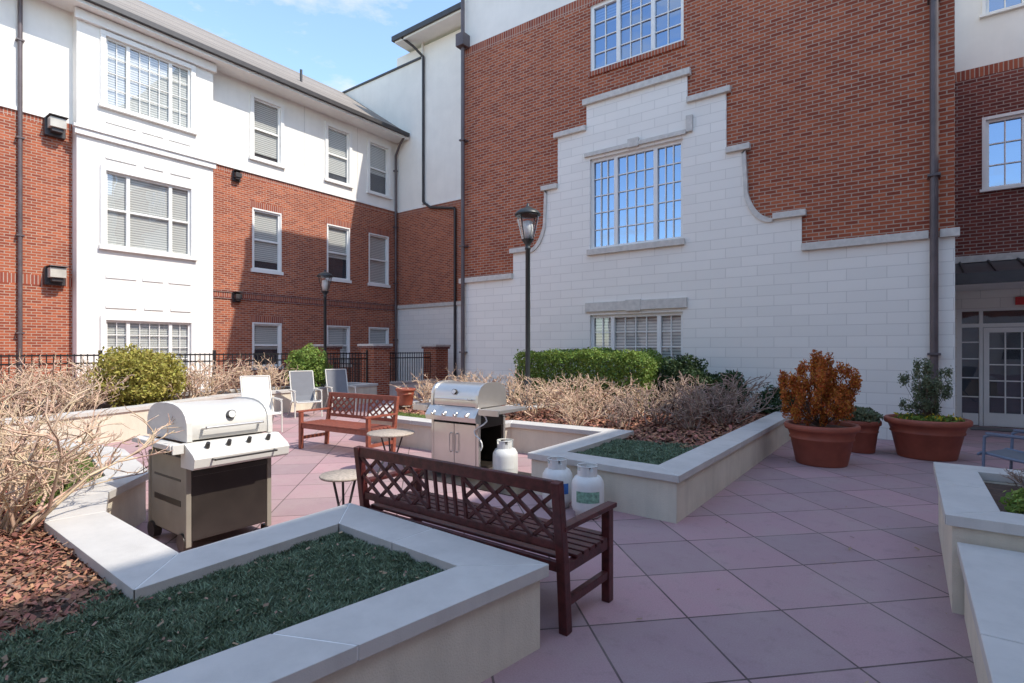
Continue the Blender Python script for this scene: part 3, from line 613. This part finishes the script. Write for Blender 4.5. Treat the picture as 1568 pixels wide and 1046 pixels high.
# ------------------------------------------------------------------ BENCHES
def bench(name,loc,rot,L,mat):
    e=empty(name,loc,rot); mb=MB(); Ht=.87
    for x in(.03,L-.03):
        mb.bar((x,0.03,0),(x,.0,.42),.055,.06,mat,(0,1,0)); mb.bar((x,.0,.40),(x,-.06,Ht),.055,.055,mat,(0,1,0))
        mb.box(x-.028,x+.028,.50,.56,0,.585,mat)
        mb.box(x-.034,x+.034,-.02,.6,.586,.615,mat)
        mb.box(x-.02,x+.02,.03,.5,.15,.2,mat); mb.box(x-.02,x+.02,.03,.5,.34,.4,mat)
    mb.box(.058,L-.058,.51,.54,.33,.4,mat); mb.box(.058,L-.058,.0,.03,.34,.4,mat)
    for k in range(7): y=.03+k*.077; mb.box(.0 if 0<k<6 else .06,L if 0<k<6 else L-.06,y,y+.058,.402,.424,mat)
    Y=lambda z:-.06*(z-.4)/.47
    mb.bar((.05,Y(.83),.835),(L-.05,Y(.83),.835),.035,.075,mat); mb.bar((.05,Y(.5),.5),(L-.05,Y(.5),.5),.03,.05,mat)
    z0,z1=.52,.80
    def sl(x0,za,x1,zb,off=0): mb.bar((x0,Y(za)+off,za),(x1,Y(zb)+off,zb),.026,.018,mat,(0,1,0)) 
    c0,c1=L/2-.17,L/2+.17
    for k in range(5): x=c0+(c1-c0)*k/4; sl(x,z0,x,z1)
    for a,b,s in((.06,c0,1),(c1,L-.06,-1)):
        Wd=b-a
        for k in range(-1,6):
            for sg,off in((1,.006),(-1,-.006)):
                xa=a+Wd*(k*.25); xb=xa+(z1-z0)*1.25
                t0=max(0,(a-xa)/(xb-xa)); t1=min(1,(b-xa)/(xb-xa))
                if t1-t0<.12: continue
                za,zb=z0+(z1-z0)*t0,z0+(z1-z0)*t1; X0,X1=xa+(xb-xa)*t0,xa+(xb-xa)*t1
                if sg<0: za,zb=z0+z1-za,z0+z1-zb
                sl(X0,za,X1,zb,off)
    mb.finish('frame',e,bevel=.005); return e
bench('wooden_garden_bench',(-3.36,2.66,0),math.radians(-1.5),1.83,WOODSHD)
bench('wooden_garden_bench',(-6.38,5.68,0),math.radians(184),1.6,WOODSUN)
# ------------------------------------------------------------------ GRILLS
def lidprof(d0,d1,z0,zt,n=12):
    c=(d0+d1)/2; r=(d1-d0)/2; pts=[(d0,z0)]
    for k in range(n+1):
        t=math.pi*(1-k/n); pts.append((c+r*math.copysign(abs(math.cos(t))**.75,math.cos(t)),z0+.06+(zt-z0-.06)*math.sin(t)**.7))
    pts.append((d1,z0)); return pts
def grill(name,loc,rot,Wd,Dp,steel,front=BLKP,side=PLAST,shl=.3,shr=.3,opencart=False,cart=None):
    e=empty(name,loc,rot); mb=MB(); lid=steel; cart=cart or side; bl=front is BLKP
    for x in(0,Wd):
        for y in(0,Dp): mb.box(x-.02,x+.02,y-.02,y+.02,.05,.74,cart)
    mb.box(.021,Wd-.021,-.015,Dp,.09,.12,BLKP)
    for x in(.0,Wd):
        if opencart and x>0: mb.box(x-.012,x+.012,.02,Dp-.02,.62,.74,BLKP); continue
        mb.box(x-.012,x+.012,.02,Dp-.02,.12,.74,cart)
        mb.box(x-.015,x+.015,.09,Dp-.09,.35,.40,BLKP); mb.box(x-.015,x+.015,.09,Dp-.09,.55,.57,BLKP)
    if bl:
        mb.box(.022,Wd-.022,-.018,.0,.1,.64,front); mb.box(.022,Wd-.022,-.03,-.019,.6,.64,BLKP)
    else:
        xm=Wd*.5
        for a,b in((.025,xm-.004),(xm+.004,Wd-.025)): mb.box(a,b,-.022,0,.1,.66,front)
        for x in(xm-.05,xm+.05): mb.path([(x,-.022,.3),(x,-.055,.31),(x,-.055,.53),(x,-.022,.54)],.008,STEEL)
    mb.box(.02,Wd-.02,Dp-.02,Dp,.1,.7,BLKP)
    mb.box(-.0,Wd,.0,Dp,.741,.86,BLKP)
    if bl:
        mb.extrx([(-.22,.70),(-.2,.685),(.0,.685),(.0,.87),(-.06,.87),(-.2,.80),(-.235,.77)],-.05,Wd+.06,side)
        for k in range(4): x=Wd*(k+.5)/4; mb.tube((x,-.14,.84),(x,-.16,.875),.02,BLKP,.015,n=12)
        mb.path([(.08,-.235,.755),(.08,-.275,.755),(Wd-.08,-.275,.755),(Wd-.08,-.235,.755)],.009,BLKP,6)
    else:
        mb.extrx([(-.10,.70),(.0,.68),(.0,.88),(-.03,.88),(-.12,.76)],-.04,Wd+.04,steel)
        for k in range(4):
            x=Wd*(k+.5)/4; mb.tube((x,-.085,.80),(x,-.135,.775),.026,STEEL,.021,n=14)
    pr=lidprof(-.02,Dp+.03,.885,1.15 if bl else 1.17); mb.extrx(pr,.02,Wd-.02,lid,True,BLKP if bl else lid)
    pr2=lidprof(-.035,Dp+.045,.875,1.165 if bl else 1.185)
    mb.extrx(pr2,-.02,.0195,PLAST if bl else lid); mb.extrx(pr2,Wd-.0195,Wd+.02,PLAST if bl else lid)
    mb.path([(.1,-.03,.97),(.1,-.09,.98),(Wd-.1,-.09,.98),(Wd-.1,-.03,.97)],.012,STEEL)
    mb.tube((Wd*.5,-.0,1.06),(Wd*.5,-.03,1.065),.035,BLKP,n=18); mb.tube((Wd*.5,-.03,1.065),(Wd*.5,-.034,1.066),.029,WHT,n=18)
    for a,b in((-.05-shl,-.05),(Wd+.05,Wd+.05+shr)):
        if b-a<.03: continue
        mb.box(a,b,-.06,Dp,.83,.87,side if bl else steel); mb.box(a+.01,b-.01,-.08,-.061,.80,.875,side if bl else steel)
        for k in range(3): y=.05+k*Dp*.4; mb.bar((a+.02 if a<0 else b-.02,y,.8),(a+.02 if a<0 else b-.02,y+.05,.79),.012,.012,BLKP)
    for y in(.06,Dp-.06):
        mb.tube((-.03,y,.08),(.03,y,.08),.07,BLKP,n=18); mb.tube((Wd-.02,y,.03),(Wd+.02,y,.03),.03,BLKP,n=12)
    mb.finish('body',e,bevel=.007); return e
grill('gas_grill_with_black_cart',(-4.55,1.92,0),math.radians(90),.66,.68,ALU,BLKP,PLAST,.1,0.0,cart=CART)
grill('stainless_gas_grill',(-5.02,5.12,0),math.radians(1),.75,.52,STEEL,STEEL,STEEL,.26,.32,True)
mb=MB(); mb.box(-5.2,-3.45,4.75,5.75,.004,.01,BLKP); mb.finish('grill_mat')
def tank(x,y,lab,name='propane_tank',s=1):
    e=empty(name,(x,y,.012)); mb=MB(); R=.155*s
    mb.lathe((0,0,0),[(.0,.03),(.11*s,.03),(.11*s,0),(.12*s,0),(.12*s,.035),(R*.93,.055),(R,.09),(R,.29),(R*.97,.325),(R*.8,.37),(R*.45,.395),(0,.40)],WHT,36)
    face=math.atan2(-y,-x)
    for k in range(10):
        t0=face-.75+k*.15; t1=t0+.15; r=R+.002
        mb.face([(r*math.cos(t0),r*math.sin(t0),.15),(r*math.cos(t1),r*math.sin(t1),.15),(r*math.cos(t1),r*math.sin(t1),.255),(r*math.cos(t0),r*math.sin(t0),.255)],lab)
    n=20; r=.1*s
    for k in range(n):
        t0,t1=2*math.pi*k/n,2*math.pi*(k+1)/n
        if k in(0,1,2): continue
        z1=.435 if k in(7,8,12,13,17) else .475
        mb.face([(r*math.cos(t0),r*math.sin(t0),.372),(r*math.cos(t1),r*math.sin(t1),.372),(r*math.cos(t1),r*math.sin(t1),z1),(r*math.cos(t0),r*math.sin(t0),z1)],WHT)
    mb.tube((0,0,.39),(0,0,.44),.018,STEEL,n=10); mb.tube((0,0,.44),(0,0,.455),.03,BLKP,n=10); mb.tube((0,0,.42),(.06,0,.42),.013,STEEL,n=8)
    mb.path([(r*math.cos(2*math.pi*k/20),r*math.sin(2*math.pi*k/20),.475) for k in range(3,21)],.006,WHT,6)
    mb.finish('cylinder_body',e)
tank(-2.88,4.72,BLUEL); tank(-2.48,4.62,GRNL); tank(-3.98,5.3,WHT)
mb=MB(); pts=[(-4.2+.1*math.sin(k*.9)*(1 if k<8 else .4),5.1-.03*k*.1,.82-.045*k) for k in range(11)]; mb.path(pts,.009,WHT,6); mb.finish('gas_hose')
def table(x,y,r,H):
    e=empty('round_side_table',(x,y,0)); mb=MB(); mb.lathe((0,0,0),[(0,H),(r,H),(r+.008,H-.012),(r,H-.025),(0,H-.025)],TABLE,36)
    for k in range(3):
        t=k*2.094+.5; mb.path([(r*.55*math.cos(t),r*.55*math.sin(t),H-.02),(r*.25*math.cos(t),r*.25*math.sin(t),H*.45),(r*.75*math.cos(t),r*.75*math.sin(t),0)],.011,DARK)
    mb.finish('top_and_legs',e)
table(-4.02,2.98,.2,.5); table(-5.45,4.77,.3,.52)
def chair(name,x,y,rot,sl,fr,rec=.25):
    e=empty(name,(x,y,0),rot); mb=MB()
    prof=[(.52,.36),(.48,.39),(.25,.36),(.02,.34),(-.08,.48),(-.2,.78),(-.3,1.06)]
    for a,b in zip(prof[:-1],prof[1:]):
        mb.face([(-.25,a[0],a[1]),(.25,a[0],a[1]),(.25,b[0],b[1]),(-.25,b[0],b[1])],sl)
    for s in(-.27,.27):
        mb.path([(s,p_[0],p_[1]) for p_ in prof],.016,fr)
        mb.path([(s*1.12,.46,0),(s*1.12,.44,.58),(s*1.12,.38,.61),(s*1.12,-.15,.62)],.016,fr); mb.path([(s*1.05,.02,.34),(s*1.12,-.3,0)],.016,fr)
        mb.box(min(s*1.02,s*1.22),max(s*1.02,s*1.22),-.15,.42,.615,.635,fr)
    for p_ in(prof[0],prof[3],prof[-1]): mb.tube((-.27,p_[0],p_[1]),(.27,p_[0],p_[1]),.014,fr)
    mb.finish('sling_and_frame',e)
chair('patio_sling_chair',-10.3,5.65,math.radians(-105),SLING,FRM); chair('patio_sling_chair',-11.8,7.6,math.radians(-110),SLINGG,FRM); chair('patio_sling_chair',-12.15,8.85,math.radians(-110),SLINGG,FRM)
chair('patio_sling_chair',1.25,8.4,math.radians(60),SLINGG,BLUF)
# ------------------------------------------------------------------ LAMPS
def lamp(x,y,z,H):
    e=empty('street_lamp',(x,y,z)); mb=MB()
    mb.lathe((0,0,0),[(0,0),(.16,0),(.16,.05),(.13,.07),(.12,.22),(.085,.3),(.08,.5),(.055,.56),(.05,.6),(.048,H-.95),(.06,H-.94),(.06,H-.9),(.045,H-.88),(.07,H-.82),(.12,H-.76),(.13,H-.74)],LAMPM,20)
    mb.finish('pole',e); mb=MB(); n=8
    zb,zt=H-.74,H-.25
    mb.lathe((0,0,0),[(.12,zb),(.22,zt-.1),(.235,zt)],LGL,n,False)
    for k in range(0,n,2):
        t=2*math.pi*k/n; mb.path([(.125*math.cos(t),.125*math.sin(t),zb),(.227*math.cos(t),.227*math.sin(t),zt-.1),(.24*math.cos(t),.24*math.sin(t),zt)],.012,LAMPM,5)
    mb.lathe((0,0,0),[(.235,zt-.0),(.27,zt+.0),(.27,zt+.025),(.21,zt+.09),(.12,zt+.14),(.05,zt+.17),(.03,zt+.2),(.02,zt+.25),(0,zt+.26)],LAMPM,24)
    mb.lathe((0,0,0),[(0,zb+.02),(.07,zb+.03),(.11,zb+.2),(.10,zb+.36),(0,zb+.4)],LTUB,16)
    mb.finish('lantern',e)
lamp(-6.24,9.07,.47,4.1); lamp(-15.9,11.03,0,4.3)
mb=MB(); mb.box(-6.55,-5.93,8.76,9.38,.3,.43,BR); mb.box(-6.58,-5.9,8.73,9.41,.431,.47,CAPST); mb.finish('lamp_pedestal',bevel=.006)
# ------------------------------------------------------------------ FENCE & PIERS
def pier(x,y):
    mb=MB(); mb.box(x-.33,x+.33,y-.33,y+.33,0,1.62,BR); mb.box(x-.38,x+.38,y-.38,y+.38,1.621,1.7,BRD); mb.box(x-.41,x+.41,y-.41,y+.41,1.701,1.78,CAPST); mb.finish('brick_pier',bevel=.008)
pier(-14.3,11.84); pier(-16.9,11.8); pier(-14.5,14.9)
def fence(p0,p1,z0=.05,z1=1.5,post=2.4):
    mb=MB(); p0=Vector(p0);p1=Vector(p1);L=(p1-p0).length;d=(p1-p0)/L
    for z in(z0+.12,z1-.03,z1-.2): mb.bar((*p0,z),(*p1,z),.03,.035,BLACK)
    k=int(L/.115)
    for i in range(k+1): q=p0+d*(i*L/k); mb.box(q.x-.009,q.x+.009,q.y-.009,q.y+.009,z0,z1,BLACK)
    for i in range(int(L/post)+1): q=p0+d*(i*L/max(1,int(L/post))); mb.box(q.x-.03,q.x+.03,q.y-.03,q.y+.03,0,z1+.08,BLACK)
    mb.finish('iron_fence')
fence((-14.3,-3),(-14.3,11.5)); fence((-14.35,12.2),(-14.45,14.55)); fence((-14.65,11.84),(-16.55,11.82),z1=1.3); fence((-17.25,11.8),(-18.4,11.8))
e=empty('low_block_wall'); mb=MB(); mb.box(-14.6,-14.2,12.18,14.56,.0,.42,STONE); mb.box(-14.64,-14.16,12.18,14.56,.421,.48,CAPST); mb.finish('block',e)
chips('fallen_leaves',[(-2,2.9),(2,2.9),(2,9),(-1.5,9)],(-1.5,.2,1.5,9),30,.006,.01,.022,DLEAF,.4,.4,.02)
# ------------------------------------------------------------------ LIGHT / WORLD / CAMERA
S=Vector((1,.227,1.16)).normalized()
el=math.asin(S.z); az=math.atan2(S.x,S.y)
L=bpy.data.lights.new('sun','SUN'); L.energy=5; L.angle=math.radians(.5); L.color=(1,.94,.85)
lo=bpy.data.objects.new('sun',L); lo.rotation_euler=S.to_track_quat('Z','Y').to_euler(); lo.location=(20,5,30); sc.collection.objects.link(lo)
wd=bpy.data.worlds.new('World'); sc.world=wd; wd.use_nodes=True; nt=wd.node_tree; bg=nt.nodes['Background']; bg.inputs[1].default_value=.15
sk=N(nt,'ShaderNodeTexSky',sky_type='NISHITA'); sk.sun_disc=False; sk.sun_elevation=el; sk.sun_rotation=az; sk.air_density=1.0; sk.dust_density=.4; sk.ozone_density=1.5
tc=N(nt,'ShaderNodeTexCoord'); mp=N(nt,'ShaderNodeMapping'); mp.inputs['Scale'].default_value=(1,1,2.4); mp.inputs['Location'].default_value=(.35,.1,0); nt.links.new(tc.outputs['Generated'],mp.inputs[0])
f=ramp(nt,noise(nt,mp.outputs[0],7.5,8,.6),.53,.74)
vm=N(nt,'ShaderNodeVectorMath',operation='MULTIPLY'); nt.links.new(sk.outputs[0],vm.inputs[0]); vm.inputs[1].default_value=(2.75,2.75,2.65)
c=mixc(nt,math_(nt,'MULTIPLY',f,.8),vm.outputs[0],(6.8,6.9,7.0)); nt.links.new(c,bg.inputs[0])
cam=bpy.data.cameras.new('camera'); co=bpy.data.objects.new('camera',cam); sc.collection.objects.link(co)
cam.sensor_width=36; cam.lens=829/1568*36; cam.shift_y=12/1568; cam.clip_end=1000; cam.clip_start=.05
co.location=(0,0,1.6); co.rotation_euler=(math.radians(90),0,math.radians(36.2)); sc.camera=co
sc.view_settings.view_transform='Standard'; sc.view_settings.look='None'; sc.view_settings.exposure=0
